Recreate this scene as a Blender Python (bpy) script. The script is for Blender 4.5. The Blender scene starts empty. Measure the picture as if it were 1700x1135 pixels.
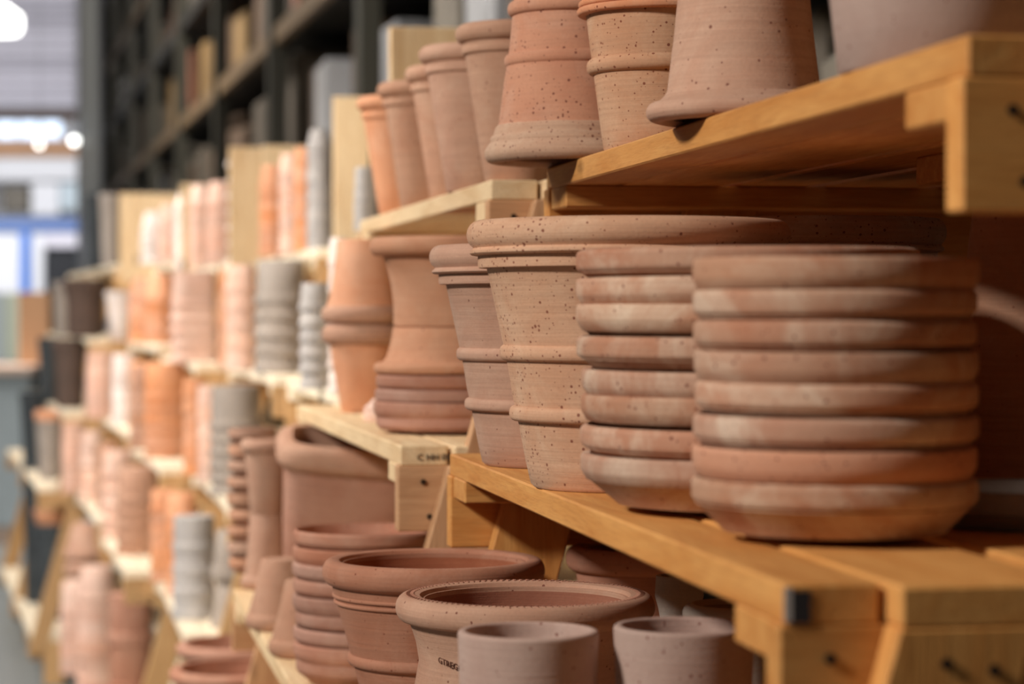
import bpy, bmesh, math, random
from mathutils import Vector, Matrix
random.seed(7)
C = bpy.context.scene.collection
R = math.radians
EYE = 1.45; YAW = R(9.85); F = 4014.0

# ---------------------------------------------------------------- camera, world, light, exposure
sc = bpy.context.scene
cd = bpy.data.cameras.new('camera'); cam = bpy.data.objects.new('camera', cd); C.objects.link(cam)
cam.location = (0, 0, EYE); cam.rotation_euler = (R(90-0.678), 0, -YAW)
cd.sensor_width = 36; cd.lens = 85; cd.clip_start = 0.05; cd.clip_end = 200
cd.dof.use_dof = True; cd.dof.focus_distance = 2.06; cd.dof.aperture_fstop = 5.6
sc.camera = cam
sc.view_settings.view_transform = 'Standard'; sc.view_settings.look = 'None'
sc.view_settings.gamma = 1.0; sc.view_settings.use_curve_mapping = False
sc.view_settings.exposure = 0.0
w = bpy.data.worlds.new('world'); sc.world = w; w.use_nodes = True
bg = w.node_tree.nodes['Background']; bg.inputs[0].default_value = (1.0, 0.84, 0.66, 1); bg.inputs[1].default_value = 0.075

def area(name, loc, target, size, power, col=(1, 1, 1), size_y=None, spread=180):
    l = bpy.data.lights.new(name, 'AREA'); l.energy = power; l.size = size; l.color = col; l.spread = R(spread)
    if size_y: l.shape = 'RECTANGLE'; l.size_y = size_y
    o = bpy.data.objects.new(name, l); C.objects.link(o); o.location = loc
    o.rotation_euler = (Vector(target)-Vector(loc)).to_track_quat('-Z', 'Y').to_euler()
    return o
# shop lamps high over the aisle, added rack fill, bright far end
area('aisle_lamp_light', (-2.3, 0.8, 3.2), (0.45, 1.8, 1.4), 0.38, 112, (1.0, 0.93, 0.84))
area('aisle_lamp_light', (-1.9, 4.3, 3.6), (0.5, 5.3, 1.2), 0.8, 82, (1.0, 0.94, 0.87), spread=115)
area('aisle_lamp_light', (-2.1, 7.6, 3.9), (0.3, 8.9, 1.2), 1.0, 88, (1.0, 0.95, 0.90), spread=115)
area('rack_fill_light', (-2.5, 15, 6.5), (1.2, 17, 2.6), 1.6, 750, (1.0, 0.93, 0.85))  # unseen lamp added to brighten the rack and its goods
area('daylight_from_far_doors', (-3.5, 30, 5.5), (-0.8, 38, 2.5), 5.0, 760, (0.96, 0.97, 1.0))

# ---------------------------------------------------------------- placing helpers
def at(px, d):
    """world x, y of the point at distance d along the view whose picture column is px"""
    lat = (px-850)/F*d
    return d*math.sin(YAW)+lat*math.cos(YAW), d*math.cos(YAW)-lat*math.sin(YAW)
def zz(py, d): return EYE+(520-py)/F*d
def srgb(r, g, b):
    f = lambda c: (c/255/12.92) if c/255 <= .04045 else ((c/255+.055)/1.055)**2.4
    return (f(r), f(g), f(b), 1)

# ---------------------------------------------------------------- materials
class NT:
    def __init__(s, name):
        s.m = bpy.data.materials.new(name); s.m.use_nodes = True
        s.t = s.m.node_tree; s.n = s.t.nodes; s.b = s.n['Principled BSDF']
    def add(s, typ, **kw):
        n = s.n.new(typ)
        for k, v in kw.items(): setattr(n, k, v)
        return n
    def link(s, a, b): s.t.links.new(a, b)
    def mathn(s, op, a, b=None, clamp=False):
        n = s.add('ShaderNodeMath', operation=op); n.use_clamp = clamp
        for i, v in enumerate((a, b)):
            if v is None: continue
            if isinstance(v, (int, float)): n.inputs[i].default_value = v
            else: s.link(v, n.inputs[i])
        return n.outputs[0]
    def coords(s, scale, seedmul=37.0):
        tc = s.add('ShaderNodeTexCoord'); oi = s.add('ShaderNodeObjectInfo')
        mp = s.add('ShaderNodeMapping'); mp.inputs['Scale'].default_value = scale
        sp = s.add('ShaderNodeSeparateColor'); s.link(oi.outputs['Color'], sp.inputs[0]); rnd = sp.outputs[0]
        r = s.mathn('MULTIPLY', rnd, seedmul)
        cb = s.add('ShaderNodeCombineXYZ')
        for i in range(3): s.link(r, cb.inputs[i])
        ad = s.add('ShaderNodeVectorMath', operation='ADD')
        s.link(tc.outputs['Object'], mp.inputs['Vector'])
        s.link(mp.outputs[0], ad.inputs[0]); s.link(cb.outputs[0], ad.inputs[1])
        return ad.outputs[0], rnd
    def noise(s, vec, scale, detail=3, rough=.55, dist=0):
        n = s.add('ShaderNodeTexNoise'); n.inputs['Scale'].default_value = scale
        n.inputs['Detail'].default_value = detail; n.inputs['Roughness'].default_value = rough
        n.inputs['Distortion'].default_value = dist
        s.link(vec, n.inputs['Vector']); return n.outputs['Fac']
    def ramp(s, fac, a, b):
        n = s.add('ShaderNodeMapRange'); n.inputs['From Min'].default_value = a; n.inputs['From Max'].default_value = b
        s.link(fac, n.inputs['Value']); return n.outputs[0]
    def mix(s, fac, a, b, mode='MIX'):
        n = s.add('ShaderNodeMix', data_type='RGBA', blend_type=mode)
        if isinstance(fac, (int, float)): n.inputs[0].default_value = fac
        else: s.link(fac, n.inputs[0])
        for sock, v in ((n.inputs[6], a), (n.inputs[7], b)):
            if isinstance(v, tuple): sock.default_value = v
            else: s.link(v, sock)
        return n.outputs[2]
    def bump(s, h, strength, dist=.002):
        n = s.add('ShaderNodeBump'); n.inputs['Strength'].default_value = strength; n.inputs['Distance'].default_value = dist
        s.link(h, n.inputs['Height']); s.link(n.outputs[0], s.b.inputs['Normal'])

def clay(name, c1, c2, bloom=(205, 180, 160), bloom_amt=.5, speck=.0, streak=.35, rough=.85, var=.12):
    t = NT(name)
    v, rnd = t.coords((1, 1, 1))
    vs, _ = t.coords((3.5, 3.5, 170))
    big = t.noise(v, 14, 4, .6, .6)
    st = t.noise(vs, 2.0, 4, .65)
    fine = t.noise(v, 380, 2, .6)
    col = t.mix(t.ramp(big, .35, .68), srgb(*c1), srgb(*c2))
    patch = t.noise(v, 9, 5, .68, 1.2)
    pf = t.mathn('MULTIPLY', t.ramp(patch, .46, .72), bloom_amt)
    col = t.mix(pf, col, srgb(*bloom))
    sf = t.mathn('MULTIPLY', t.ramp(st, .32, .68), streak)
    col = t.mix(sf, col, srgb(*[int(a*.84) for a in c1]))
    ff = t.mathn('MULTIPLY', t.ramp(fine, .3, .7), .16)
    col = t.mix(ff, col, srgb(*[int(a*.8) for a in c2]))
    h = t.mathn('ADD', t.mathn('MULTIPLY', st, .7), t.mathn('MULTIPLY', fine, .3))
    if speck > 0:
        vo = t.add('ShaderNodeTexVoronoi'); vo.inputs['Scale'].default_value = 300; t.link(v, vo.inputs['Vector'])
        sep = t.add('ShaderNodeSeparateColor'); t.link(vo.outputs['Color'], sep.inputs[0])
        clus = t.noise(v, 11, 2)
        thr = t.mathn('MULTIPLY', t.mathn('ADD', t.mathn('MULTIPLY', t.ramp(clus, .35, .65), .75), .15), speck)
        keep = t.mathn('LESS_THAN', sep.outputs[0], thr)
        rad = t.mathn('ADD', t.mathn('MULTIPLY', t.mathn('POWER', sep.outputs[1], 4.0), .30), .13)
        dot = t.mathn('LESS_THAN', vo.outputs['Distance'], rad)
        sp = t.mathn('MULTIPLY', keep, dot)
        col = t.mix(t.mathn('MULTIPLY', sp, .85), col, srgb(112, 52, 36))
        h = t.mathn('SUBTRACT', h, t.mathn('MULTIPLY', sp, .8))
    hsv = t.add('ShaderNodeHueSaturation'); t.link(col, hsv.inputs['Color'])
    t.link(t.mathn('ADD', t.mathn('MULTIPLY', rnd, var*2), 1-var), hsv.inputs['Value'])
    t.link(t.mathn('ADD', t.mathn('MULTIPLY', t.mathn('FRACT', t.mathn('MULTIPLY', rnd, 13.7)), var*1.7), 1-var*.85), hsv.inputs['Saturation'])
    t.link(hsv.outputs[0], t.b.inputs['Base Color'])
    t.b.inputs['Roughness'].default_value = rough
    t.bump(h, .5, .0012)
    return t.m

def wood(name, c1, c2, dark, knots=True, rough=.7):
    t = NT(name)
    v, rnd = t.coords((1, 1, 1), 11.0)
    vg, _ = t.coords((5, 48, 48), 11.0)
    g1 = t.noise(vg, 1.0, 5, .6, 1.0)
    vf, _ = t.coords((30, 420, 420), 11.0)
    g2 = t.noise(vf, 1.0, 3, .6)
    lo = t.noise(v, 5, 3, .5)
    col = t.mix(t.ramp(g1, .35, .65), srgb(*c1), srgb(*c2))
    col = t.mix(t.mathn('MULTIPLY', t.ramp(g2, .45, .75), .35), col, srgb(*dark))
    col = t.mix(t.mathn('MULTIPLY', t.ramp(lo, .45, .75), .35), col, srgb(*[min(255, int(a*1.08)) for a in c1]))
    if knots:
        vk, _ = t.coords((4, 11, 11), 11.0)
        vo = t.add('ShaderNodeTexVoronoi'); vo.inputs['Scale'].default_value = 1.0; t.link(vk, vo.inputs['Vector'])
        sep = t.add('ShaderNodeSeparateColor'); t.link(vo.outputs['Color'], sep.inputs[0])
        k = t.mathn('MULTIPLY', t.mathn('LESS_THAN', sep.outputs[0], .3), t.ramp(vo.outputs['Distance'], .13, .06), clamp=True)
        k2 = t.mathn('MINIMUM', k, 1.0)
        col = t.mix(t.mathn('MULTIPLY', k2, .8), col, srgb(88, 52, 26))
    hsv = t.add('ShaderNodeHueSaturation'); t.link(col, hsv.inputs['Color'])
    t.link(t.mathn('ADD', t.mathn('MULTIPLY', rnd, .22), .89), hsv.inputs['Value'])
    t.link(hsv.outputs[0], t.b.inputs['Base Color']); t.b.inputs['Roughness'].default_value = rough
    t.bump(t.mathn('ADD', g1, g2), .3, .0012)
    return t.m

def plain(name, c, rough=.6, metal=0, vary=.12, scale=6):
    t = NT(name)
    v, rnd = t.coords((1, 1, 1))
    n = t.noise(v, scale, 4, .6)
    col = t.mix(t.mathn('MULTIPLY', t.ramp(n, .3, .7), vary*2), srgb(*c), srgb(*[int(a*.72) for a in c]))
    hsv = t.add('ShaderNodeHueSaturation'); t.link(col, hsv.inputs['Color'])
    t.link(t.mathn('ADD', t.mathn('MULTIPLY', rnd, vary), 1-vary/2), hsv.inputs['Value'])
    t.link(hsv.outputs[0], t.b.inputs['Base Color']); t.b.inputs['Roughness'].default_value = rough
    t.b.inputs['Metallic'].default_value = metal
    return t.m
def glow(name, c, s):
    t = NT(name); t.b.inputs['Base Color'].default_value = srgb(*c)
    t.b.inputs['Emission Color'].default_value = srgb(*c); t.b.inputs['Emission Strength'].default_value = s
    return t.m

M = {
 'speckled': clay('speckled_terracotta', (204, 160, 130), (190, 142, 112), (218, 192, 166), .55, 1.0, .5),
 'speckled_orange': clay('speckled_orange_terracotta', (212, 150, 116), (200, 132, 98), (218, 182, 160), .5, .7, .4),
 'terra': clay('brushed_terracotta', (200, 153, 126), (187, 137, 110), (212, 182, 158), .45, .15, .5),
 'terra_red': clay('red_terracotta', (188, 136, 112), (172, 116, 92), (204, 170, 150), .4, .2, .5),
 'orange': clay('orange_terracotta', (228, 164, 124), (216, 146, 104), (234, 192, 164), .4, 0, .2),
 'pink': clay('pale_pink_terracotta', (234, 196, 176), (224, 176, 154), (240, 218, 204), .5, 0, .15),
 'white': clay('whitewashed_clay', (236, 224, 216), (222, 200, 190), (245, 240, 236), .6, 0, .1),
 'saucer': clay('weathered_terracotta', (194, 152, 126), (180, 120, 90), (224, 202, 180), 1.0, .35, .35, var=.08),
 'saucer_plain': clay('saucer_terracotta', (186, 136, 114), (172, 116, 94), (204, 172, 154), .5, .1, .35),
 'rose': clay('rose_grey_clay', (184, 156, 144), (172, 140, 128), (198, 176, 166), .4, .3, .15),
 'grey': clay('grey_clay', (186, 180, 176), (168, 162, 160), (206, 200, 196), .4, 0, .2, var=.08),
 'greige': clay('greige_clay', (168, 156, 146), (150, 138, 128), (188, 176, 168), .4, 0, .25, var=.08),
 'brown': clay('dark_brown_clay', (92, 72, 62), (74, 58, 50), (112, 92, 80), .3, 0, .2, var=.06),
 'charcoal': clay('charcoal_clay', (66, 72, 76), (52, 57, 62), (90, 96, 100), .3, 0, .1, var=.06),
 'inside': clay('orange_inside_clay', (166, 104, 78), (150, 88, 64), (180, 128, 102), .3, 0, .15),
 'honey': wood('honey_pine', (218, 158, 88), (200, 132, 62), (150, 88, 36)),
 'pine': wood('pale_pine', (230, 204, 164), (214, 180, 136), (170, 130, 88)),
 'pine_end': wood('brownish_shaded_pine', (204, 160, 120), (186, 138, 98), (146, 102, 66)),  # pine browned, partly to put the end faces' shade into the colour
 'cream': wood('cream_pine', (244, 230, 206), (234, 216, 186), (206, 178, 142), knots=False),
 'tan': wood('tan_pine', (206, 166, 116), (190, 146, 96), (150, 110, 66), knots=False),
 'nail': plain('dark_nail', (60, 42, 30), .5, .3),
 'ink': plain('black_ink', (40, 36, 40), .7),
 'paint_w': plain('pale_paint', (200, 190, 186), .7),
 'stampbrown': plain('brown_stamp', (96, 56, 38), .8),
 'steel': plain('olive_rack_paint', (50, 48, 38), .55),
 'steel_dark': plain('dark_rack_paint', (32, 30, 26), .6),
 'beam': plain('ochre_beam_paint', (116, 94, 66), .6, vary=.3, scale=3),
 'dk1': plain('dark_grey_carton', (92, 82, 70), .8, vary=.4, scale=4),
 'dk2': plain('dark_brown_carton', (104, 82, 64), .8, vary=.4, scale=4),
 'dk3': plain('mid_grey_goods', (120, 112, 100), .7, vary=.4, scale=4),
 'dk4': plain('pale_wrapped_goods', (176, 176, 178), .5, vary=.3, scale=4),
 'dk5': plain('ochre_goods', (140, 112, 72), .7, vary=.3, scale=4),
 'dk6': plain('terracotta_goods', (150, 100, 78), .8, vary=.3),
 'floor': plain('grey_concrete', (138, 142, 142), .35, vary=.2, scale=1.2),
 'wallw': plain('white_panel', (226, 226, 230), .6, vary=.08, scale=.6),
 'slat': plain('pale_lilac_slat', (214, 210, 220), .6, vary=.1, scale=1),
 'slatd': plain('grey_lilac_slat', (190, 186, 196), .6, vary=.1, scale=1),
 'blue': plain('blue_frame', (84, 112, 168), .5),
 'bright_blue': plain('bright_blue_frame', (52, 120, 214), .5),
 'black': plain('black_opening', (22, 24, 30), .7),
 'card': plain('cardboard', (206, 160, 122), .8, vary=.1),
 'counter': plain('pale_blue_grey_counter', (188, 202, 210), .5, vary=.08),
 'greenish': plain('pale_green_panel', (206, 216, 200), .6, vary=.08),
 'peach': plain('peach_strip', (226, 200, 184), .7),
 'brownband': plain('brown_fascia', (176, 134, 100), .7),
 'dark_backing': plain('dark_backing_wall', (40, 36, 30), .8, vary=.3, scale=1),  # dark tone stands in for the gloom behind the rack
 'lamp': glow('white_lamp_glow', (255, 255, 250), 5.0),
 'striplamp': glow('cool_window_glow', (214, 232, 255), 1.2),
}

# ---------------------------------------------------------------- object helpers
_tone = random.Random(11)
def link(name, mesh, mat=None, parent=None, loc=(0, 0, 0), rot=(0, 0, 0)):
    o = bpy.data.objects.new(name, mesh); C.objects.link(o)
    if mat is not None and mesh is not None and not mesh.materials: mesh.materials.append(mat)
    if parent: o.parent = parent
    rv = parent.color[0] if (parent and not name.endswith(('board', 'rail', 'leg', 'post', 'shelf', 'slat'))) else _tone.random()
    o.color = (rv, rv, rv, 1)
    o.location = loc; o.rotation_euler = rot
    return o
def tag(o, label, cat=None, group=None, kind=None):
    o['label'] = label
    if cat: o['category'] = cat
    if group: o['group'] = group
    if kind: o['kind'] = kind
    return o
def thing(name, label, cat, loc, rot=(0, 0, 0), group=None):
    return tag(link(name, None, loc=loc, rot=rot), label, cat, group)

def lathe(prof, seg=64, square=0, closed=True, wob=0.0):
    """prof: closed outline of (r, z), starting and ending on or off the axis; square: superellipse exponent"""
    bm = bmesh.new(); rings = []
    for k, (r, z) in enumerate(prof):
        if r < 1e-6: rings.append([bm.verts.new((0, 0, z))]); continue
        ring = []
        for i in range(seg):
            a = 2*math.pi*i/seg
            c, s_ = math.cos(a), math.sin(a)
            q = r
            if square: q = r/((abs(c)**square+abs(s_)**square)**(1/square))
            if wob: q *= 1+wob*math.sin(2*a+1)+wob*.6*math.sin(3*a+z*9)
            ring.append(bm.verts.new((q*c, q*s_, z)))
        rings.append(ring)
    n = len(rings)
    for k in range(n if closed else n-1):
        A, B = rings[k], rings[(k+1) % n]
        if len(A) == 1 and len(B) == 1: continue
        for i in range(seg):
            j = (i+1) % seg
            if len(A) == 1: f = (A[0], B[j], B[i])
            elif len(B) == 1: f = (A[i], A[j], B[0])
            else: f = (A[i], A[j], B[j], B[i])
            bm.faces.new(f)
    bmesh.ops.recalc_face_normals(bm, faces=bm.faces)
    me = bpy.data.meshes.new('lathe'); bm.to_mesh(me); bm.free()
    me.shade_smooth(); me.set_sharp_from_angle(angle=R(42))
    return me

_boxes = {}
def box_mesh(dx, dy, dz, bev=.0012):
    """box centred on its origin, long side along local x"""
    k = (round(dx, 4), round(dy, 4), round(dz, 4), bev)
    bm = bmesh.new(); bmesh.ops.create_cube(bm, size=1)
    for v in bm.verts: v.co = (v.co.x*dx, v.co.y*dy, v.co.z*dz)
    if bev: bmesh.ops.bevel(bm, geom=bm.edges[:], offset=bev, segments=1, affect='EDGES')
    me = bpy.data.meshes.new('box'); bm.to_mesh(me); bm.free(); return me
def board(name, dims, mat, parent, loc, rot=(0, 0, 0), bev=.0015):
    k = tuple(round(x, 4) for x in dims)+(mat.name,)
    if k not in _boxes:
        _boxes[k] = box_mesh(*dims, bev); _boxes[k].materials.append(mat)
    return link(name, _boxes[k], None, parent, loc, rot)
def box_thing(name, label, cat, dims, mat, loc, rot=(0, 0, 0), group=None, bev=.004):
    o = link(name, box_mesh(*dims, bev), mat, None, loc, rot); return tag(o, label, cat, group)
def struct(name, dims, mat, loc, rot=(0, 0, 0)):
    o = link(name, box_mesh(*dims, 0), mat, None, loc, rot); o['kind'] = 'structure'; return o

# ---------------------------------------------------------------- setting: floor, walls
fl = struct('floor', (70, 120, .1), M['floor'], (0, 35, -.05))

# far end of the hall, about 38 m away
FD = 38.0
def far(px, py, d=FD): x, y = at(px, d); return (x, y, zz(py, d))
def farbox(name, x0, x1, y0, y1, mat, d=FD, depth=.3, parent=None, bev=0):
    a = far((x0+x1)/2, (y0+y1)/2, d); wdt = (x1-x0)/F*d; h = (y1-y0)/F*d
    o = link(name, box_mesh(wdt, depth, h, bev), mat, parent, a, (0, 0, -YAW)); return o
wl = farbox('wall_back', -500, 700, -900, 673, M['wallw'], 40.0, .3); wl['kind'] = 'structure'
# slatted shutter housing above
sh = link('roller_shutter', None, loc=far(40, 90, 39)); tag(sh, 'white slatted shutter high on the far end wall of the hall', 'shutter')
for k in range(14):
    yy = -40+k*16.2
    p = far(-60, yy, 39.0)
    s = link('slat', box_mesh(420/F*39, .06, 15/F*39, .01), M['slatd' if k in (3, 4, 5, 9) else 'slat'], sh)
    s.location = Vector(p)-sh.location; s.rotation_euler = (R(16), 0, -YAW)
d1 = farbox('trim_1', -120, 137, 186, 200, M['brown'], 37.5); d1['kind'] = 'structure'
wn = link('window_1', None, loc=far(40, 216, 37.4)); wn['kind'] = 'structure'; 
for k in range(5):
    p = far(-62+k*37, 216, 37.4)
    s = link('pane', box_mesh(32/F*37.4, .08, 28/F*37.4, .01), M['striplamp'], wn); s.location = Vector(p)-wn.location; s.rotation_euler = (0, 0, -YAW)
b = farbox('trim_2', -120, 137, 234, 262, M['brownband'], 37.3); b['kind'] = 'structure'
b = farbox('trim_3', -120, 137, 264, 300, M['wallw'], 37.2); b['kind'] = 'structure'
for i, (px, py, d, r) in enumerate(((124, 234, 33, .055), (66, 240, 33, .04), (72, 300, 33, .0))):
    if r:
        me = lathe([(0, -r), (r*.7, -r*.7), (r, 0), (r*.7, r*.7), (0, r)], 20)
        o = link('globe_lamp', me, M['lamp'], None, far(px, py, d))
        link('cord', box_mesh(.01, .01, 2.0, 0), M['steel_dark'], o, (0, 0, 1.0))
        tag(o, ['small round lamp beside the dark rack post at the far end', 'small round lamp under the far strip window'][i], 'lamp')
o = link('ceiling_lamp', lathe([(0, -.10), (.16, -.10), (.19, -.06), (.19, .06), (.05, .16), (0, .16)], 24), M['lamp'], None, far(2, 38, 22))
tag(o, 'bright hanging ceiling lamp at the upper left corner', 'lamp')
# goods display on the back wall
def bgthing(name, label, cat, x0, x1, y0, y1, mat, d, depth=.5, group=None):
    o = farbox(name, x0, x1, y0, y1, M[mat], d, depth, None, .01); return tag(o, label, cat, group)
bgthing('display_unit', 'greyish brown display unit above the blue frame at the far end', 'display', 10, 52, 312, 352, 'dk3', 36.5)
bgthing('display_unit', 'white display unit above the blue frame, right of the brown one', 'display', 58, 104, 305, 358, 'wallw', 36.5)
bgthing('display_unit', 'grey blue display unit next to the dark rack post', 'display', 106, 134, 305, 350, 'counter', 36.4)
pf = link('door_1', None, loc=far(60, 480, 35)); pf['kind'] = 'structure'
for nm, x0, x1, y0, y1, mt in (('lintel', -140, 138, 362, 386, 'blue'), ('jamb', 36, 52, 386, 486, 'bright_blue'), ('jamb', -110, -94, 386, 486, 'bright_blue'),
                               ('door_panel', -92, 35, 388, 600, 'wallw'), ('door_panel', 53, 74, 386, 640, 'wallw')):
    a = far((x0+x1)/2, (y0+y1)/2, 35)
    s = link(nm, box_mesh((x1-x0)/F*35, .1 if 'panel' in nm else .2, (y1-y0)/F*35, .01), M[mt], pf); s.location = Vector(a)-pf.location; s.rotation_euler = (0, 0, -YAW)
o = farbox('door_2', 76, 138, 410, 640, M['black'], 34.9, .1); o['kind'] = 'structure'
o = farbox('trim_4', 74, 138, 388, 410, M['slat'], 34.8, .1); o['kind'] = 'structure'
bgthing('partition_panel', 'pale green partition panel beside the cardboard box', 'panel', 10, 40, 486, 600, 'greenish', 22, .1)
bgthing('partition_panel', 'pale blue partition panel at the left picture edge', 'panel', -30, 9, 486, 600, 'counter', 22, .1)
# counter with carton
x, y = at(5, 15.5)
cn = thing('service_counter', 'pale blue grey counter standing at the far left of the aisle', 'counter', (x, y, 0), (0, 0, -YAW))
zc = zz(612, 15.5)
link('body', box_mesh(.50, .8, zc-.14, .01), M['counter'], cn, (0, 0, .12+(zc-.14)/2))
link('plinth', box_mesh(.48, .76, .12, .01), M['peach'], cn, (0, 0, .06))
link('top', box_mesh(.54, .84, .06, .01), M['peach'], cn, (0, 0, zc))
x, y = at(64, 15.6)
cb = thing('cardboard_box', 'brown cardboard box on the pale counter at far left', 'box', (x, y, zc+.03), (0, 0, -YAW))
hb = 118/F*15.5
link('carton', box_mesh(.2, .3, hb, .004), M['card'], cb, (0, 0, hb/2))
link('lid_flap', box_mesh(.198, .149, .004, 0), M['card'], cb, (0, -.075, hb+.002))
link('lid_flap', box_mesh(.198, .149, .004, 0), M['card'], cb, (0, .075, hb+.002))

# ---------------------------------------------------------------- warehouse rack behind the stands
RA = R(2.6)                                    # rack turns a little to the left of the row
def rk(d, px=None, off=0, along=0):
    """point on the rack's front face at view distance d"""
    px = -35+172*34.6/d
    x, y = at(px, d); 
    return x+off*math.cos(RA), y+off*math.sin(RA)
rack = thing('warehouse_rack', 'tall dark olive warehouse rack running behind the wooden stands', 'rack', (*rk(8.0), 0))
r0 = Vector(rack.location)
def rpart(name, mesh, mat, p, rot=(0, 0, RA)):
    o = link(name, mesh, mat, rack); o.location = Vector(p)-r0; o.rotation_euler = rot; return o
posts = [34.4-2.8*k for k in range(0, 12)]
post_mesh = box_mesh(.09, .1, 6.5, .005); post_mesh2 = box_mesh(.09, .1, 6.5, .005)
for d in posts:
    for off in (.0, 1.0):
        x, y = rk(d, off=off); rpart('upright', post_mesh, M['steel'], (x, y, 3.25))
    for k in range(7):
        x, y = rk(d, off=.5)
        rpart('brace', box_mesh(1.1, .03, .03, 0), M['steel_dark'], (x, y, .5+k*.9), (0, R(32 if k % 2 else -32), RA))
levels = (.10, .75, 1.42, 2.12, 2.82, 3.52, 4.22, 4.95)
for i in range(len(posts)-1):
    da, db = posts[i+1], posts[i]
    for z in levels:
        for off in (.0, 1.0):
            xa, ya = rk(da, off=off); xb, yb = rk(db, off=off)
            L = math.hypot(xb-xa, yb-ya)
            o = rpart('beam', box_mesh(.045, L, .09, .003), M['beam'] if (z in (2.82, 4.22) and off == 0) else M['steel_dark'], ((xa+xb)/2, (ya+yb)/2, z), (0, 0, math.atan2(yb-ya, xb-xa)-math.pi/2))
        xa, ya = rk(da, off=.5); xb, yb = rk(db, off=.5)
        L = math.hypot(xb-xa, yb-ya)
        rpart('shelf_deck', box_mesh(.9, L-.06, .02, 0), M['steel_dark'], ((xa+xb)/2, (ya+yb)/2, z+.055), (0, 0, math.atan2(yb-ya, xb-xa)-math.pi/2))
x0_, y0_ = rk(34.6, off=-.06); x1_, y1_ = rk(27.5, off=-.06)
rpart('end_sheet', box_mesh(.03, math.hypot(x1_-x0_, y1_-y0_), 6.5, .003), M['steel'], ((x0_+x1_)/2, (y0_+y1_)/2, 3.25), (0, 0, math.atan2(y1_-y0_, x1_-x0_)-math.pi/2))
# dark backing wall added behind the rack to keep the background dark
xa, ya = rk(3.0, off=1.25); xb, yb = rk(35, off=1.25)
L = math.hypot(xb-xa, yb-ya)
ang = math.atan2(yb-ya, xb-xa)-math.pi/2
o = struct('wall_dark_backing', (.1, L+8, 7.5), M['dark_backing'], ((xa+xb)/2, (ya+yb)/2, 3.75), (0, 0, ang))
# goods on the rack
ords = ['first', 'second', 'third', 'fourth', 'fifth', 'sixth', 'seventh', 'eighth', 'ninth', 'tenth', 'eleventh', 'twelfth', 'thirteenth', 'fourteenth']
rg = random.Random(5)
desc = {'dk1': 'dark grey carton', 'dk2': 'dark brown carton', 'dk3': 'mid grey carton', 'dk4': 'pale wrapped bale', 'dk5': 'ochre sack', 'dk6': 'dull red crate'}
lvn = {1.42: 'third', 2.12: 'fourth', 2.82: 'fifth', 3.52: 'sixth', 4.22: 'seventh', .75: 'second', .10: 'bottom', 4.95: 'eighth'}
for i in range(len(posts)-1):
    da, db = posts[i+1], posts[i]
    for z in levels[2:]:
        if z > EYE+ .14*db + .3: continue
        n = 5 if da < 22 else 3
        t = .04
        for k in range(n):
            wd = rg.uniform(.12, .19)*(1 if n == 5 else 1.6)
            tc = t+wd/2; t += wd+rg.uniform(.005, .03)
            if t > 1: break
            d = 1/((1-tc)/da+tc/db) if False else da+(db-da)*tc
            hh = rg.uniform(.34, .6)
            mk = rg.choices(['dk1', 'dk2', 'dk3', 'dk4', 'dk5', 'dk6'], [34, 30, 18, 7, 4, 7])[0]
            dep = rg.uniform(.4, .7)
            x, y = rk(d, off=.06+dep/2+rg.uniform(0, .15))
            nm = {'dk4': 'wrapped_bale', 'dk5': 'sack', 'dk6': 'crate'}.get(mk, 'carton')
            box_thing(nm, '%s, %s in its bay, %s rack level, %s bay from the far end' % (desc[mk], ords[n-1-k], lvn[z], ords[i]), nm.split('_')[-1],
                      (dep, wd*2.62, hh), M[mk], (x, y, z+.066+hh/2), (0, 0, ang+R(rg.uniform(-3, 3))), 'goods on the rack %s level' % lvn[z], .02)

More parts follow.
